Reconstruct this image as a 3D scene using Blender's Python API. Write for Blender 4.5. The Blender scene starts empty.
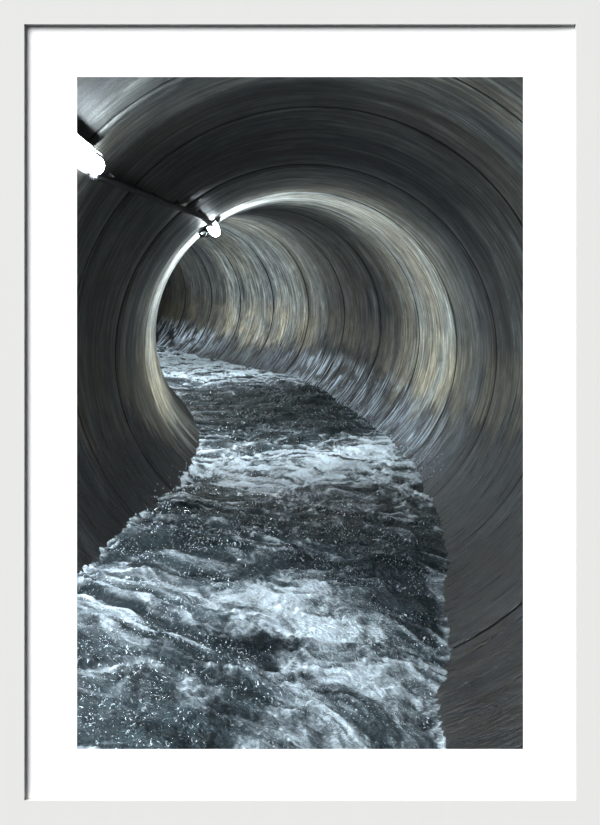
import bpy, bmesh, math, random
import numpy as np
from mathutils import Vector
random.seed(7)
C = bpy.context.scene.collection
R = 1.2                       # inner radius of the pipe, metres

# ------------------------------------------------------------------ helpers
def tag(o, label=None, cat=None, group=None, kind=None):
    if label: o['label'] = label
    if cat: o['category'] = cat
    if group: o['group'] = group
    if kind: o['kind'] = kind
    return o

def empty(name, loc, label, cat, group=None):
    o = bpy.data.objects.new(name, None); C.objects.link(o)
    o.location = loc; o.empty_display_size = .1
    bpy.context.view_layer.update()
    return tag(o, label, cat, group)

def obj(name, verts, faces, m, parent=None, smooth=False):
    me = bpy.data.meshes.new(name)
    me.from_pydata([tuple(v) for v in verts], [], faces); me.update()
    if smooth: me.polygons.foreach_set('use_smooth', [True] * len(me.polygons))
    me.materials.append(m)
    o = bpy.data.objects.new(name, me); C.objects.link(o)
    if parent:
        o.parent = parent; o.matrix_parent_inverse = parent.matrix_world.inverted()
    return o

def frombm(name, bm, m, parent=None, smooth=True, bevel=0):
    bmesh.ops.recalc_face_normals(bm, faces=bm.faces)
    me = bpy.data.meshes.new(name); bm.to_mesh(me); bm.free()
    if smooth: me.polygons.foreach_set('use_smooth', [True] * len(me.polygons))
    me.materials.append(m)
    o = bpy.data.objects.new(name, me); C.objects.link(o)
    if parent:
        o.parent = parent; o.matrix_parent_inverse = parent.matrix_world.inverted()
    if bevel:
        b = o.modifiers.new('b', 'BEVEL'); b.width = bevel; b.segments = 2
    return o

def tube(bm, pts, rad, n=14, cap=True):
    """swept round bar; rad may be a list"""
    pts = [Vector(p) for p in pts]; rings = []
    for i, p in enumerate(pts):
        a = pts[max(i-1, 0)]; b = pts[min(i+1, len(pts)-1)]
        t = (b - a).normalized(); u = t.cross(Vector((0, 0, 1)))
        if u.length < 1e-3: u = Vector((1, 0, 0))
        u.normalize(); v = t.cross(u)
        r = rad[i] if isinstance(rad, (list, tuple)) else rad
        rings.append([bm.verts.new(p + (u*math.cos(k*2*math.pi/n) + v*math.sin(k*2*math.pi/n))*r) for k in range(n)])
    for a, b in zip(rings, rings[1:]):
        for k in range(n):
            bm.faces.new((a[k], a[(k+1) % n], b[(k+1) % n], b[k]))
    if cap:
        bm.faces.new(rings[0]); bm.faces.new(rings[-1])

def boxo(bm, c, ax, ay, az, sx, sy, sz):
    """box with given axes and full sizes"""
    c = Vector(c); vs = []
    for i in (-.5, .5):
        for j in (-.5, .5):
            for k in (-.5, .5):
                vs.append(bm.verts.new(c + ax*i*sx + ay*j*sy + az*k*sz))
    for f in ((0,1,3,2),(4,6,7,5),(0,4,5,1),(2,3,7,6),(0,2,6,4),(1,5,7,3)):
        bm.faces.new([vs[q] for q in f])

class NT:
    def __init__(s, name):
        s.m = bpy.data.materials.new(name); s.m.use_nodes = True
        s.t = s.m.node_tree; s.t.nodes.clear()
        s.out = s.n('ShaderNodeOutputMaterial')
    def n(s, typ, **k):
        x = s.t.nodes.new(typ)
        for a, b in k.items(): setattr(x, a, b)
        return x
    def l(s, a, b): s.t.links.new(a, b)
    def put(s, sock, v):
        if isinstance(v, bpy.types.NodeSocket): s.l(v, sock)
        else: sock.default_value = v
    def math(s, op, a, b=None, c=None, clamp=False):
        x = s.n('ShaderNodeMath', operation=op, use_clamp=clamp)
        s.put(x.inputs[0], a)
        if b is not None: s.put(x.inputs[1], b)
        if c is not None: s.put(x.inputs[2], c)
        return x.outputs[0]
    def ramp(s, v, a, b, lo=0., hi=1., smooth=True):
        x = s.n('ShaderNodeMapRange'); x.interpolation_type = 'SMOOTHSTEP' if smooth else 'LINEAR'
        s.put(x.inputs[0], v)
        for i, q in enumerate((a, b, lo, hi)): s.put(x.inputs[i+1], q)
        return x.outputs[0]
    def mix(s, f, a, b, mode='MIX'):
        x = s.n('ShaderNodeMix', data_type='RGBA', blend_type=mode)
        s.put(x.inputs[0], f); s.put(x.inputs[6], a); s.put(x.inputs[7], b)
        return x.outputs[2]
    def noise(s, vec, scale=1, detail=4, rough=.55, dist=0.):
        x = s.n('ShaderNodeTexNoise'); s.l(vec, x.inputs['Vector'])
        x.inputs['Scale'].default_value = scale; x.inputs['Detail'].default_value = detail
        x.inputs['Roughness'].default_value = rough; x.inputs['Distortion'].default_value = dist
        return x.outputs['Fac']
    def scale(s, vec, sc):
        x = s.n('ShaderNodeVectorMath', operation='MULTIPLY'); s.l(vec, x.inputs[0]); x.inputs[1].default_value = sc
        return x.outputs[0]
    def attr(s, name):
        return s.n('ShaderNodeAttribute', attribute_name=name).outputs['Fac']
    def bump(s, h, strength, dist, prev=None):
        x = s.n('ShaderNodeBump'); s.l(h, x.inputs['Height'])
        x.inputs['Strength'].default_value = strength; x.inputs['Distance'].default_value = dist
        if prev is not None: s.l(prev, x.inputs['Normal'])
        return x.outputs[0]
    def bsdf(s, color, rough, metal=0., normal=None, **k):
        x = s.n('ShaderNodeBsdfPrincipled'); s.put(x.inputs['Base Color'], color)
        s.put(x.inputs['Roughness'], rough); s.put(x.inputs['Metallic'], metal)
        if normal is not None: s.l(normal, x.inputs['Normal'])
        for a, b in k.items(): s.put(x.inputs[a.replace('_', ' ')], b)
        s.l(x.outputs[0], s.out.inputs[0])
        return x

def simple(name, col, rough, metal=0., grain=0.):
    t = NT(name); tc = t.n('ShaderNodeTexCoord').outputs['Object']
    nz = t.noise(tc, 30, 3)
    c = t.mix(nz, tuple(x*(1-grain) for x in col) + (1,), tuple(min(1, x*(1+grain)) for x in col) + (1,))
    t.bsdf(c, rough, metal)
    return t.m

# ------------------------------------------------------------------ tunnel centre line (units of R; y away from the viewer)
P = np.array([[0.045,0.008,-0.108],[0.045,1.058,-0.098],[0.045,2.108,-0.088],[0.045,3.158,-0.078],[0.058,4.117,-0.042],
 [0.035,5.246,-0.077],[0.013,6.405,-0.052],[-0.079,7.544,0.024],[-0.266,8.648,0.119],[-0.521,9.715,0.216],[-0.846,10.754,0.305],
 [-1.248,11.773,0.383],[-1.694,12.775,0.468],[-2.156,13.767,0.561],[-2.635,14.751,0.662],[-3.14,15.722,0.753],[-3.669,16.68,0.835],
 [-4.224,17.623,0.908],[-4.803,18.552,0.975],[-5.407,19.465,1.034],[-6.034,20.362,1.088]])
def ctr(t):
    t = np.atleast_1d(np.asarray(t, float)); i = np.clip(np.floor(t).astype(int), 1, len(P)-3); u = (t - i)[:, None]
    a, b, c, d = P[i-1], P[i], P[i+1], P[i+2]
    p = .5*((2*b) + (-a+c)*u + (2*a-5*b+4*c-d)*u*u + (-a+3*b-3*c+d)*u**3)
    q = .5*((-a+c) + 2*(2*a-5*b+4*c-d)*u + 3*(-a+3*b-3*c+d)*u*u)
    q /= np.linalg.norm(q, axis=1)[:, None]
    n = np.cross(q, [0, 0, 1.]); n /= np.linalg.norm(n, axis=1)[:, None]
    return p*R, q, n, np.cross(n, q)
def wpt(t, lat, h):
    p, q, n, b = ctr(t); return Vector(p[0] + n[0]*lat*R + b[0]*h*R)

# ------------------------------------------------------------------ noise for the water
def _hash(ix, iy, seed):
    h = (ix.astype(np.int64)*374761393 + iy.astype(np.int64)*668265263 + seed*974711) & 0x7fffffff
    h = (h ^ (h >> 13))*1274126177 & 0x7fffffff
    return ((h ^ (h >> 16)) & 0xffff)/65535.*2*np.pi
def perlin(x, y, seed=0):
    ix, iy = np.floor(x), np.floor(y); fx, fy = x-ix, y-iy
    u, v = fx*fx*fx*(fx*(fx*6-15)+10), fy*fy*fy*(fy*(fy*6-15)+10)
    def g(dx, dy):
        a = _hash(ix+dx, iy+dy, seed); return np.cos(a)*(fx-dx) + np.sin(a)*(fy-dy)
    a = g(0,0)*(1-u) + g(1,0)*u; b = g(0,1)*(1-u) + g(1,1)*u
    return (a*(1-v) + b*v)*1.5
def fbm(x, y, o=4, seed=0, gain=.5):
    r = 0; a = 1; s = 0
    for k in range(o):
        r = r + a*perlin(x*2**k + 17.3*k, y*2**k - 9.1*k, seed+k); s += a; a *= gain
    return r/s*1.4
def ridged(x, y, o=4, seed=0, gain=.5):
    r = 0; a = 1; s = 0
    for k in range(o):
        r = r + a*(1-np.abs(perlin(x*2**k + 5.7*k, y*2**k + 3.3*k, seed+k))*1.9); s += a; a *= gain
    return r/s
def sst(x, a, b):
    t = np.clip((x-a)/(b-a), 0, 1); return t*t*(3-2*t)

# ------------------------------------------------------------------ materials
def mat_concrete():
    t = NT('stained_concrete'); uv = t.n('ShaderNodeUVMap').outputs[0]
    h = t.attr('height'); side = t.attr('side'); along = t.attr('along')
    S = lambda a, b: t.scale(uv, (a, b, 1))
    big = t.noise(S(1.1, .55), 1, 3, .5, .3)
    band = t.noise(S(4.5, .35), 1, 3, .6, .2)
    streak = t.noise(S(24, 1.7), 1, 6, .66, .25)
    fine = t.noise(S(95, 8), 1, 4, .65)
    mott = t.noise(S(7, 5), 1, 6, .68, .6)
    grit = t.noise(S(90, 70), 1, 3, .6)
    base = t.mix(t.ramp(big, .35, .65), (.060, .063, .064, 1), (.120, .108, .084, 1))
    base = t.mix(t.ramp(band, .35, .7), base, (.185, .192, .182, 1))
    # lime-tinted belt above the water line
    belt = t.math('MULTIPLY', t.ramp(h, -.62, -.38), t.ramp(h, .15, -.15))
    beltn = t.math('MULTIPLY', belt, t.ramp(t.noise(S(2.2, 1.6), 1, 4), .35, .6))
    base = t.mix(t.math('MULTIPLY', beltn, .75), base, (.205, .18, .13, 1))
    # crown shade is painted in through the per-ring factor below
    # brushed circumferential streaks
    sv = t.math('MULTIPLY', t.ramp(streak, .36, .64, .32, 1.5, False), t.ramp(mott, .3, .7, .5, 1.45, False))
    sv = t.math('MULTIPLY', sv, t.attr('light_shade_tone'))
    col = t.mix(1., base, t.n('ShaderNodeCombineColor').outputs[0], 'MULTIPLY')
    comb = t.n('ShaderNodeCombineColor'); [t.l(sv, comb.inputs[i]) for i in range(3)]
    col = t.mix(1., base, comb.outputs[0], 'MULTIPLY')
    fv = t.ramp(fine, .32, .68, .55, 1.4, False)
    comb2 = t.n('ShaderNodeCombineColor'); [t.l(fv, comb2.inputs[i]) for i in range(3)]
    col = t.mix(1., col, comb2.outputs[0], 'MULTIPLY')
    # narrow dark scores
    score = t.math('MULTIPLY', t.ramp(t.noise(S(46, .9), 1, 2, .4), .66, .72), t.ramp(t.noise(S(3, 2.4), 1, 3), .48, .62))
    col = t.mix(t.math('MULTIPLY', score, .8), col, (.012, .012, .012, 1))
    # pits
    vo = t.n('ShaderNodeTexVoronoi'); t.l(S(22, 22), vo.inputs['Vector']); vo.inputs['Scale'].default_value = 1
    pit = t.math('MULTIPLY', t.ramp(vo.outputs['Distance'], .13, .07), t.ramp(t.noise(S(1.6, 1.3), 1, 2), .5, .6))
    col = t.mix(t.math('MULTIPLY', pit, .8), col, (.015, .014, .012, 1))
    # wet zone with ragged vertical edge; higher on the right (outer) wall
    edge = t.noise(S(24, .7), 1, 5, .68, .2)
    edge2 = t.noise(S(2.3, .6), 1, 3, .55)
    thr = t.math('ADD', t.math('MULTIPLY', edge, .80), t.math('MULTIPLY', edge2, .85))
    lvl = t.attr('wetline')
    wv = t.math('SUBTRACT', h, t.math('ADD', lvl, t.math('SUBTRACT', thr, .825)))
    wet = t.ramp(wv, .025, -.03)
    wetcol = t.mix(1., col, (.17, .19, .25, 1), 'MULTIPLY')
    blot = t.ramp(t.noise(S(9, 5), 1, 5, .7, 1.2), .42, .62)
    wetcol = t.mix(blot, wetcol, t.mix(1., col, (.55, .56, .62, 1), 'MULTIPLY'))
    drips = t.math('MULTIPLY', t.ramp(t.noise(S(30, 1.6), 1, 3, .6, .5), .60, .66), t.ramp(t.noise(S(3, 3), 1, 3), .45, .6))
    wetcol = t.mix(t.math('MULTIPLY', drips, .85), wetcol, (.006, .006, .006, 1))
    low = t.math('MULTIPLY', t.ramp(h, -.62, -.72), t.ramp(mott, .42, .55))
    wetcol = t.mix(t.math('MULTIPLY', low, .7), wetcol, (.022, .015, .008, 1))
    col = t.mix(wet, col, wetcol)
    # film of splashed white water on the outer wall
    film_n = t.noise(S(34, 2.0), 1, 5, .7, .4)
    film = t.math('MULTIPLY', t.ramp(film_n, .50, .58), t.ramp(t.noise(S(2.6, 3.4), 1, 3), .38, .54))
    film = t.math('MULTIPLY', film, t.attr('splash'))
    film = t.math('MULTIPLY', film, t.ramp(h, -.30, -.50), None, True)
    col = t.mix(film, col, (.78, .88, .98, 1))
    nrm = t.bump(streak, .5, .012)
    nrm = t.bump(fine, .35, .004, nrm)
    nrm = t.bump(grit, .3, .003, nrm)
    nrm = t.bump(t.math('MULTIPLY', t.math('ADD', film_n, mott), wet), .8, .03, nrm)
    rough = t.mix(wet, t.ramp(fine, .3, .7, .48, .66), t.ramp(film_n, .3, .7, .22, .50))
    col = t.mix(t.attr('joint'), col, (.004, .004, .005, 1))
    t.bsdf(col, rough, 0., nrm, Specular_IOR_Level=t.ramp(wet, 0, 1, .35, .55))
    return t.m

def mat_water():
    t = NT('churning_water'); uv = t.n('ShaderNodeUVMap').outputs[0]
    foam = t.attr('foam')
    rip = t.noise(t.scale(uv, (26, 34, 1)), 1, 4, .6, .8)
    rip2 = t.noise(t.scale(uv, (70, 95, 1)), 1, 3, .6, .5)
    lace = t.noise(t.scale(uv, (38, 60, 1)), 1, 5, .72, 1.6)
    f = t.math('ADD', foam, t.math('MULTIPLY', t.math('SUBTRACT', lace, .5), .9))
    fm = t.math('ADD', t.math('MULTIPLY', t.ramp(f, .0, .6, 0, 1), .22), t.math('MULTIPLY', t.ramp(f, .25, 1.15), .78))
    fl = t.noise(t.scale(uv, (105, 70, 1)), 1, 2, .6, 1.0)
    glint_fleck = t.math('MULTIPLY', t.ramp(fl, .61, .67), t.ramp(t.noise(t.scale(uv, (2.5, 4, 1)), 1, 3), .40, .58))  # white foam specks painted in for lamp glints on the water
    fm = t.math('MAXIMUM', fm, t.math('MULTIPLY', glint_fleck, 1.0))
    deep = t.mix(t.ramp(t.noise(t.scale(uv, (3, 5, 1)), 1, 3), .3, .7), (.014, .022, .027, 1), (.060, .082, .092, 1))
    col = t.mix(fm, deep, (.78, .85, .90, 1))
    nrm = t.bump(rip, .8, .030)
    nrm = t.bump(rip2, .7, .012, nrm)
    t.bsdf(col, t.ramp(fm, 0, 1, .10, .5), 0., nrm, IOR=1.33, Specular_IOR_Level=.75)
    return t.m

def mat_emit(name, col, s):
    t = NT(name); e = t.n('ShaderNodeEmission'); e.inputs[0].default_value = col + (1,); e.inputs[1].default_value = s
    t.l(e.outputs[0], t.out.inputs[0]); return t.m

def mat_frame():
    t = NT('pale_grey_lacquer'); tc = t.n('ShaderNodeTexCoord').outputs['Object']
    g = t.noise(t.scale(tc, (60, 60, 3)), 1, 3)
    t.bsdf(t.mix(g, (FR, FR, FR*.985, 1), (FR*1.02, FR*1.02, FR*1.005, 1)), .75, Specular_IOR_Level=.1)
    return t.m
FR = .585
M_conc = mat_concrete(); M_water = mat_water(); M_frame = mat_frame()
M_mat = simple('white_mat_board', (.93, .93, .93), .95, 0, .01)
M_wall = simple('white_painted_plaster', (.62, .62, .62), .9, 0, .01)
M_tube = mat_emit('glowing_tube', (.86, .945, 1.0), 360.)
M_black = simple('black_plastic', (.004, .004, .005), .5, 0, .2)
M_steel = simple('galvanised_steel', (.30, .32, .34), .35, .9, .2)
M_seal = simple('dark_joint_seal', (.008, .008, .008), .9)
M_drop = simple('white_water_spray', (.60, .70, .78), .15, 0, .1)

# ------------------------------------------------------------------ concrete pipe, ring by ring (joints at whole t)
def pipe_segment(t0, t1, name, label):
    g = .009/1.3; Ro = 1.10; NA = 176
    prof = [(t0, Ro), (t0, 1.03), (t0+g, 1.03), (t0+g, 1.004), (t0+g*2.2, 1.)]
    N = 8
    for k in range(1, N): prof.append((t0 + (t1-t0)*k/N, 1.))
    prof += [(t1-g*2.2, 1.), (t1-g, 1.004), (t1-g, 1.03), (t1, 1.03), (t1, Ro)]
    ts = np.array([p[0] for p in prof]); rs = np.array([p[1] for p in prof])
    p, q, n, b = ctr(ts); th = np.linspace(0, 2*np.pi, NA+1)[:-1] - np.pi/2     # starts at the invert
    v = p[:, None] + R*rs[:, None, None]*(n[:, None]*np.cos(th)[None, :, None] + b[:, None]*np.sin(th)[None, :, None])
    verts = v.reshape(-1, 3).tolist(); K = len(prof); faces = []
    for i in range(K):
        i2 = (i+1) % K
        for j in range(NA):
            j2 = (j+1) % NA
            faces.append((i*NA+j, i*NA+j2, i2*NA+j2, i2*NA+j))
    me = bpy.data.meshes.new(name); me.from_pydata(verts, [], faces); me.update()
    uvl = me.uv_layers.new(name='UVMap'); L = []
    for i in range(K):
        for j in range(NA):
            i2 = (i+1) % K
            for a, c in ((i, j), (i, j+1), (i2, j+1), (i2, j)):
                L += [ts[a]*1.3, c/NA*2*math.pi*R]
    uvl.data.foreach_set('uv', L)
    hh = np.sin(th)[None, :].repeat(K, 0)*rs[:, None]; sd = np.cos(th)[None, :].repeat(K, 0)
    al = ts[:, None].repeat(NA, 1)
    # wet line: height of the ragged wet / dry edge
    wl = np.where(sd < 0, np.interp(al, [2, 4.5, 5.4, 5.8, 6.2, 7.5], [-.42, -.36, -.38, -.50, -.64, -.8]), np.interp(al, [2, 3.5, 4.5, 5.5, 6.5, 7.5, 8.5, 9.5, 10.5, 11.5, 13, 15], [-.34, -.36, -.36, -.40, -.46, -.44, -.30, -.30, -.46, -.50, -.44, -.42]))
    sp = np.where(sd < 0, 0., np.interp(al, [5, 6, 7, 9.6, 10.3, 12, 12.8, 15], [0, .5, 1.25, 1.25, .3, .35, 1.1, 1.1]))
    jo = ((rs > 1.002) & (rs < 1.05)).astype(float)[:, None].repeat(NA, 1)
    tn = np.interp(al, [1.1, 2.4, 2.9, 3.2, 4.0, 4.9, 5.1, 5.9, 6.2, 7.1, 7.8, 9.2, 10.3, 11.0, 12.2, 12.8, 15], [1.0, 1.2, 1.1, .85, .8, .7, .9, 1.1, 2.0, 1.8, .75, .65, 1.3, 3.0, 2.5, .7, .4])  # lamp light and shade painted into the concrete: lit rings paler, others darker
    tn = tn*(1 - .45*sst(hh, .35, .85)*sst(-np.abs(al-4.3), -1.3, -.6))  # shade under the crown painted darker
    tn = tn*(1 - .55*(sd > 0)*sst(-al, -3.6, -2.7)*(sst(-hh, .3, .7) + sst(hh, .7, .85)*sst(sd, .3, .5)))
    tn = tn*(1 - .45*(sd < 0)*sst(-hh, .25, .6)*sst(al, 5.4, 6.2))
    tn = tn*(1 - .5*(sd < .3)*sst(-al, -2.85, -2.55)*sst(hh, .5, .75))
    tn = tn*(1 - .76*(sd < 0)*sst(hh, .3, .6)*sst(-al, -3.5, -2.9))  # painted darker to hold down the glow round the nearest lamp
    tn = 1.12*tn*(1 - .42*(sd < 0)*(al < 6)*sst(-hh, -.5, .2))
    for nm, ar in (('light_shade_tone', tn), ('height', hh), ('side', sd), ('along', al), ('wetline', wl), ('splash', sp), ('joint', jo)):
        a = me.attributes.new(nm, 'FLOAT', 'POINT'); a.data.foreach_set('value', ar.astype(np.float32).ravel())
    sm = [1 < i % K < K-2 for i in range(K) for j in range(NA)]
    me.polygons.foreach_set('use_smooth', [4 <= i <= K-6 for i in range(K) for j in range(NA)])
    me.materials.append(M_conc)
    o = bpy.data.objects.new(name, me); C.objects.link(o)
    tag(o, label, 'pipe', None, 'structure')
    return o

T0 = 1.09
desc = {1:'concrete pipe ring nearest the picture opening', 2:'dark concrete pipe ring beside the nearest tube lamp',
 3:'concrete pipe ring just past the nearest tube lamp', 4:'concrete pipe ring crossed by the middle of the black cable',
 5:'pale lit concrete pipe ring whose left edge hides the bend', 6:'concrete pipe ring holding the small far tube lamp',
 7:'concrete pipe ring at the start of the bend', 8:'concrete pipe ring above the white splashes at the bend',
 9:'concrete pipe ring with ragged wet streaks in the bend', 10:'tan stained concrete pipe ring in the far bend',
 11:'brightly lit concrete pipe ring in the far bend'}
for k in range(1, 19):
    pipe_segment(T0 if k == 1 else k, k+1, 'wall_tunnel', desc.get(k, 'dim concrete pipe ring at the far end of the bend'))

# end cap of the far pipe run (out of sight round the bend)
bm = bmesh.new(); p, q, n, b = ctr(19.0); c0 = Vector(p[0])
tube(bm, [c0, c0 + Vector(q[0])*.05], R*1.1, 64)
tag(frombm('wall_end', bm, M_seal, None, False), 'dark closed end of the tunnel round the bend', 'wall', None, 'structure')

# ------------------------------------------------------------------ rushing water
def build_water():
    tt = [1.12]
    while tt[-1] < 17.5:
        tt.append(tt[-1] + min(.02, .0052*(max(tt[-1], 2.2)/2.4)**1.0))
    tt = np.array(tt); NL = 300
    h_r = np.interp(tt, [2.0, 2.42, 2.69, 3.04, 3.47, 4.27, 5.0, 5.8, 8, 9.5, 11, 13, 15], [-.985, -.975, -.955, -.92, -.89, -.83, -.76, -.73, -.71, -.68, -.72, -.76, -.78])
    h_l = np.interp(tt, [2.0, 3.0, 3.6, 4.5, 6, 16], [-.60, -.67, -.66, -.73, -.73, -.74])
    # steepened meeting with the right wall close to the viewer
    qq = np.linspace(0, 1, NL)
    lr = np.sqrt(np.maximum(0, 1.05**2 - h_r**2)); ll = -np.sqrt(1.05**2 - h_l**2)
    Tm = tt[:, None].repeat(NL, 1); LAT = ll[:, None]*(1-qq) + lr[:, None]*qq
    H0 = h_l[:, None]*(1-qq**1.25) + h_r[:, None]*qq**1.25
    X, Y = LAT*R, Tm*1.3                                      # metres across, metres along
    wx = fbm(X*1.6, Y*1.1, 3, 11)*.35; wy = fbm(X*1.5+7, Y*1.1, 3, 23)*.35
    calm = 1.0
    swell = fbm((X+wx)*1.5, (Y+wy)*1.9, 3, 1)
    chop = ridged((X+wx)*3.6, (Y+wy)*5.4, 4, 5, .55)
    small = ridged((X+wx*.6)*13, (Y+wy*.6)*17, 3, 9, .6)
    tiny = fbm(X*42, Y*52, 2, 31)
    near = sst(-Tm, -4.2, -3.0); Z = swell*.034 + (chop-.45)*.036*(1-.4*near) + (small-.5)*.013 + tiny*.0040
    # surges (standing waves at chosen places of the channel)
    def blob(t0, l0, st, sl): return np.exp(-((Tm-t0)/st)**2 - ((LAT-l0)/sl)**2)
    Z += .035*blob(5.6, .15, .5, .4) + .05*blob(4.6, -.6, .35, .15) + .04*blob(8.8, .55, .8, .2) - .03*blob(7.6, -.2, .8, .5)
    # foam
    cellular = ridged((X+wx*1.3)*2.1, (Y+wy*1.3)*2.9, 4, 41, .6)
    veins = ridged((X+wx)*6.0, (Y+wy)*9.0, 3, 51, .6)
    zone = np.interp(Tm, [1.1, 2.2, 2.6, 3.1, 3.5, 3.9, 4.5, 5.0, 5.6, 6.4, 6.9, 7.4, 8.4, 9.3, 10.2, 12.5, 14, 17],
                         [.62, .62, .66, .60, .46, .36, .36, .62, .84, .74, .50, .18, .18, .55, .95, .95, .7, .5])
    zone = zone + .35*blob(2.75, .12, .32, .20) + .30*blob(3.05, -.05, .30, .16) + .25*blob(5.4, -.1, .5, .45) + .3*blob(6.1, .3, .4, .3) \
         - .30*blob(3.2, .33, .5, .10) - .2*blob(2.6, -.25, .25, .15) + .25*blob(8.8, .60, 1.2, .10) + .2*blob(4.7, -.62, .3, .12)
    foam = zone*1.15 + (cellular-.55)*(1.35-.35*near) + (veins-.5)*.55 + (chop-.5)*(.35-.3*near) - .38 + .0*near
    edge = np.maximum(np.exp(-((LAT-lr[:, None]+.07)/.03)**2)*.2, np.exp(-((LAT-ll[:, None]-.07)/.02)**2)*.25)
    foam = np.clip(foam + edge, -.6, 1.3)
    Z += np.clip(foam, 0, 1)*.008
    damp = 1 - .75*np.exp(-np.maximum(0, lr[:, None]-.045-LAT)/.05)
    H = H0*R + Z*damp
    p, q, n, b = ctr(tt)
    V = p[:, None] + n[:, None]*(LAT*R)[..., None] + b[:, None]*H[..., None]
    NT_ = len(tt); I = np.arange((NT_)*NL).reshape(NT_, NL)
    F = np.stack([I[:-1, :-1], I[:-1, 1:], I[1:, 1:], I[1:, :-1]], -1).reshape(-1, 4)
    me = bpy.data.meshes.new('rushing_water')
    me.vertices.add(V.size//3); me.vertices.foreach_set('co', V.astype(np.float32).ravel())
    me.loops.add(F.size); me.loops.foreach_set('vertex_index', F.astype(np.int32).ravel())
    me.polygons.add(len(F)); me.polygons.foreach_set('loop_start', (np.arange(len(F))*4).astype(np.int32))
    me.update(calc_edges=True); me.validate()
    uvl = me.uv_layers.new(name='UVMap')
    UV = np.stack([X, Y], -1).reshape(-1, 2)[F.ravel()]
    uvl.data.foreach_set('uv', UV.astype(np.float32).ravel())
    a = me.attributes.new('foam', 'FLOAT', 'POINT'); a.data.foreach_set('value', foam.astype(np.float32).ravel())
    me.polygons.foreach_set('use_smooth', [True]*len(F))
    me.materials.append(M_water)
    o = bpy.data.objects.new('rushing_water', me); C.objects.link(o)
    tag(o, 'dark blue rushing water streaked with white foam along the tunnel floor', 'water', None, 'stuff')
build_water()

# spray thrown up where the stream strikes the walls
def build_spray():
    bm = bmesh.new()
    rng = random.Random(3)
    for k in range(520):
        if rng.random() < .72:
            t = rng.uniform(5.2, 9.6); h = -.70 + abs(rng.gauss(0, .05)); rr = 1 - rng.uniform(.01, .10)
            lat = math.sqrt(max(.05, rr*rr - h*h))
        else:
            t = rng.uniform(3.6, 5.6); h = -.71 + abs(rng.gauss(0, .03)); rr = 1 - rng.uniform(.01, .10)
            lat = -math.sqrt(max(.05, rr*rr - h*h))
        c = wpt(t, lat, h); r = rng.uniform(.002, .0055)
        res = bmesh.ops.create_icosphere(bm, subdivisions=1, radius=r)
        s = Vector((rng.uniform(.7, 1.2), rng.uniform(.7, 1.2), rng.uniform(.9, 2.0)))
        for v in res['verts']: v.co = Vector((v.co.x*s.x, v.co.y*s.y, v.co.z*s.z)) + c
    o = frombm('water_spray', bm, M_drop)
    tag(o, 'fine white spray thrown up where the stream hits the pipe walls', 'spray', None, 'stuff')
build_spray()

# ------------------------------------------------------------------ tube lamps
def lamp(ta, tb, lat, h, label, steps=6):
    r = math.hypot(lat, h); out = lambda t: (wpt(t, lat/r, h/r) - wpt(t, 0, 0)).normalized()
    mid = wpt((ta+tb)/2, lat, h)
    e = empty('tube_lamp', mid, label, 'lamp', 'tube lamps along the tunnel crown')
    ts = [ta + (tb-ta)*k/steps for k in range(steps+1)]; rad = .036
    pts = [wpt(t, lat, h) for t in ts]
    d0 = (pts[0]-pts[1]).normalized(); d1 = (pts[-1]-pts[-2]).normalized()
    bm = bmesh.new()
    # rounded glowing tube
    pp = [pts[0]+d0*.022, pts[0]+d0*.017, pts[0]+d0*.006] + pts + [pts[-1]+d1*.010, pts[-1]+d1*.024, pts[-1]+d1*.030]
    rr = [rad*.55, rad*.85, rad] + [rad]*len(pts) + [rad*.95, rad*.7, rad*.35]
    tube(bm, pp, rr, 24); frombm('glass_tube', bm, M_tube, e)
    # holders, clips to the wall
    for t, dd, nm in ((ta, d0, 'near'), (tb, d1, 'far')):
        o_ = out(t); c = wpt(t, lat, h); side = dd.cross(o_).normalized()
        bm = bmesh.new()
        boxo(bm, c - dd*(.06 if nm == 'far' else .05) + o_*.052, o_, side, dd, .028, .062, .05)
        wall = (1 - r)*R
        tube(bm, [c - dd*.05 + o_*.055, c - dd*.05 + o_*(wall-.002)], .012, 10)
        frombm('mounting_clip', bm, M_black, e, True, .002)
    # channel-shaped shield added to keep lamp light off the wall behind
    bm = bmesh.new()
    hs = [ta-.06] + ts[1:-1] + [tb+.03]
    for a, b_ in zip(hs, hs[1:]):
        pa, pb = wpt(a, lat, h), wpt(b_, lat, h); oa = out((a+b_)/2); dd = (pb-pa).normalized(); sd = dd.cross(oa).normalized()
        boxo(bm, (pa+pb)/2 + oa*.046, oa, sd, dd, .014, .098, (pb-pa).length)
        for q_ in (-1, 1): boxo(bm, (pa+pb)/2 + oa*.028 + sd*.047*q_, oa, sd, dd, .042, .006, (pb-pa).length)
    frombm('lamp_light_shield', bm, M_black, e, False)
    # hollow hanging bracket with an eye, below the near end
    o_ = out(ta); side = d0.cross(o_).normalized()
    if side.z > 0: side = -side
    bm = bmesh.new(); c = wpt(ta, lat, h) + side*.085 + o_*.03 - d0*.02
    ring = [c + (side*math.cos(a)*.030 + o_*math.sin(a)*.022) for a in [k*math.pi/8 for k in range(17)]]
    tube(bm, ring, .009, 8, False)
    boxo(bm, wpt(ta, lat, h) + side*.045 + o_*.045 - d0*.02, o_, side, d0, .022, .06, .03)
    frombm('hanging_eye', bm, M_black, e)
    # gland where the cable enters
    bm = bmesh.new(); c = wpt(ta, lat, h)
    tube(bm, [c + d0*.022 + o_*.016, c + d0*.030 + o_*.018, c + d0*.036 + o_*.018], [.018, .018, .016], 18)
    tube(bm, [c + d0*.03 + o_*.018, c + d0*.055 + o_*.028, c + d0*.075 + o_*.036], [.011, .011, .010], 12)
    frombm('end_cap', bm, M_black, e)
    return e
lamp(2.62, 3.05, -.70, .635, 'bright white tube lamp, nearest and largest, cut by the left edge')
lamp(6.15, 6.62, -.565, .765, 'small bright white tube lamp at the far end of the black cable')
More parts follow.
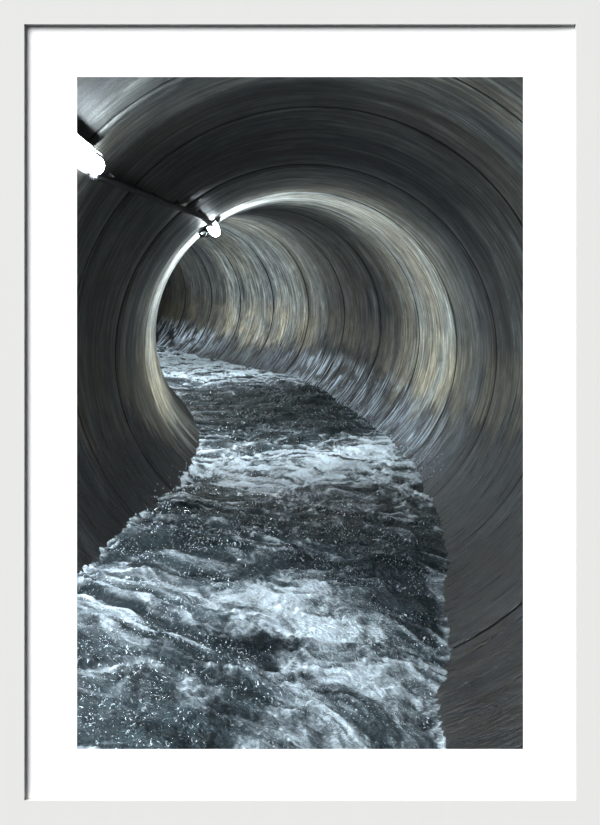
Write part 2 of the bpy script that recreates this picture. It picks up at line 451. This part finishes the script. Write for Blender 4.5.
lamp(9.7, 10.2, -.60, .74, 'white tube lamp on the inner wall beyond the pale ring edge')
lamp(13.2, 13.7, -.60, .74, 'white tube lamp deep round the bend')
lamp(1.2, 1.6, -.71, .60, 'added unseen white tube lamp just behind the picture opening, above left')  # added out of view to brighten the near water and walls

# black supply cable clipped to the wall between the lamps
def cable(ta, tb, a0, a1, r0, label):
    bm = bmesh.new(); pts = []
    def ang(u):
        if ta < 4: return float(np.interp(ta + (tb-ta)*u, [3.07, 3.76, 4.1, 4.45, 4.72, 5.08, 5.37, 6.12], [.868, .85, .82, .772, .722, .667, .644, .636]))
        return a0 + (a1-a0)*u
    for k in range(41):
        u = k/40; a = ang(u); sag = .012*math.sin(u*math.pi*5)**2
        r = r0 + (.93-r0)*max(0, 1-u/.06) - sag*.3
        pts.append(wpt(ta + (tb-ta)*u, -math.sin(a)*r, math.cos(a)*r))
    e = empty('power_cable', pts[20], label, 'cable', 'black cables between the lamps')
    tube(bm, pts, .017, 10); frombm('sheath', bm, M_black, e)
    for k in (6, 14, 22, 30, 37):
        d = (pts[k+1]-pts[k-1]).normalized(); u = k/40; a = ang(u); t = ta + (tb-ta)*u
        o_ = (wpt(t, -math.sin(a), math.cos(a)) - wpt(t, 0, 0)).normalized(); sd = d.cross(o_).normalized()
        bm = bmesh.new(); w = wpt(t, -math.sin(a)*.985, math.cos(a)*.985)
        boxo(bm, w, o_, sd, d, .03, .042, .02)
        frombm('cable_clip', bm, M_black, e, True, .002)
A1, A2, A3 = math.atan2(.71, .60), math.atan2(.565, .765), math.atan2(.60, .74)
cable(3.07, 6.06, A1, A2, .965, 'black cable running along the upper left wall between the two visible lamps')
cable(6.68, 9.66, A2, A3, .965, 'black cable running into the bend beyond the small far lamp')

# ------------------------------------------------------------------ framed mat in front of the tunnel mouth
D = 1.2; K_ = D/1000.
px = lambda x: (x-300)*K_
pz = lambda y: (340-y)*K_
def ring_prism(bm, outer, inner, y0, y1, inner2=None):
    """rectangular plate with a rectangular hole; rects = x0,x1,z0,z1"""
    def loop(r, y): return [bm.verts.new((x, y, z)) for x, z in ((r[0], r[2]), (r[1], r[2]), (r[1], r[3]), (r[0], r[3]))]
    a, b, c, d = loop(outer, y0), loop(inner, y0), loop(outer, y1), loop(inner2 or inner, y1)
    for k in range(4):
        j = (k+1) % 4
        bm.faces.new((a[k], a[j], b[j], b[k])); bm.faces.new((c[k], d[k], d[j], c[j]))
        bm.faces.new((a[k], c[k], c[j], a[j])); bm.faces.new((b[k], b[j], d[j], d[k]))
LIP = .0062
e = empty('picture_frame', (px(300), D+.01, pz(824)), 'pale grey rectangular frame with wide white mat around the tunnel view', 'picture frame')
bm = bmesh.new()
ring_prism(bm, (px(14), px(587), pz(812), pz(14)), (px(77), px(523), pz(749), pz(77)), D, D+.0025, (px(74), px(526), pz(752), pz(74)))
frombm('mat_board', bm, M_mat, e, False)
# four mitred rails
s = (D-LIP)/D
ox0, ox1, oz0, oz1 = px(-3)*s, px(603)*s, pz(829)*s, pz(-4)*s
ix0, ix1, iz0, iz1 = px(24.2)*s, px(576)*s, pz(800.6)*s, pz(24.2)*s
yf, yb = D-LIP, D+.016
O = [(ox0, oz0), (ox1, oz0), (ox1, oz1), (ox0, oz1)]; I_ = [(ix0, iz0), (ix1, iz0), (ix1, iz1), (ix0, iz1)]
for k in range(4):
    j = (k+1) % 4; bm = bmesh.new()
    quad = [O[k], O[j], I_[j], I_[k]]
    lo = [bm.verts.new((x, yf, z)) for x, z in quad]; hi = [bm.verts.new((x, yb, z)) for x, z in quad]
    bm.faces.new(lo); bm.faces.new(hi)
    for a in range(4):
        c = (a+1) % 4; bm.faces.new((lo[a], lo[c], hi[c], hi[a]))
    frombm('frame_rail', bm, M_frame, e, False)
bm = bmesh.new()
ring_prism(bm, (-2.6, 2.6, -1.9, 1.9), (px(40), px(562), pz(786), pz(40)), D+.0165, D+.05)
tag(frombm('wall_front', bm, M_wall, None, False), 'white wall behind the grey frame', 'wall', None, 'structure')

# ------------------------------------------------------------------ light on the frame, camera, world
sun = bpy.data.lights.new('room_light', 'SUN'); sun.energy = SUN = 7.6; sun.angle = math.radians(58)
so = bpy.data.objects.new('room_light', sun); C.objects.link(so)
dirv = Vector((1.0, .95, -1.0)).normalized()                     # travelling right, down and into the wall
so.rotation_euler = dirv.to_track_quat('-Z', 'Y').to_euler()

w = bpy.data.worlds.new('world'); bpy.context.scene.world = w; w.use_nodes = True
w.node_tree.nodes['Background'].inputs[0].default_value = (.9, .95, 1, 1)
w.node_tree.nodes['Background'].inputs[1].default_value = .10

cam = bpy.data.cameras.new('camera'); co = bpy.data.objects.new('camera', cam); C.objects.link(co)
co.location = (0, 0, 0); co.rotation_euler = (math.radians(90), 0, 0)
cam.sensor_fit = 'HORIZONTAL'; cam.sensor_width = 36; cam.lens = 60; cam.shift_y = -72.5/600
cam.clip_start = .05; cam.clip_end = 100
sc = bpy.context.scene; sc.camera = co
sc.view_settings.view_transform = 'Standard'; sc.view_settings.look = 'None'; sc.view_settings.gamma = .80
sc.cycles.use_denoising = True
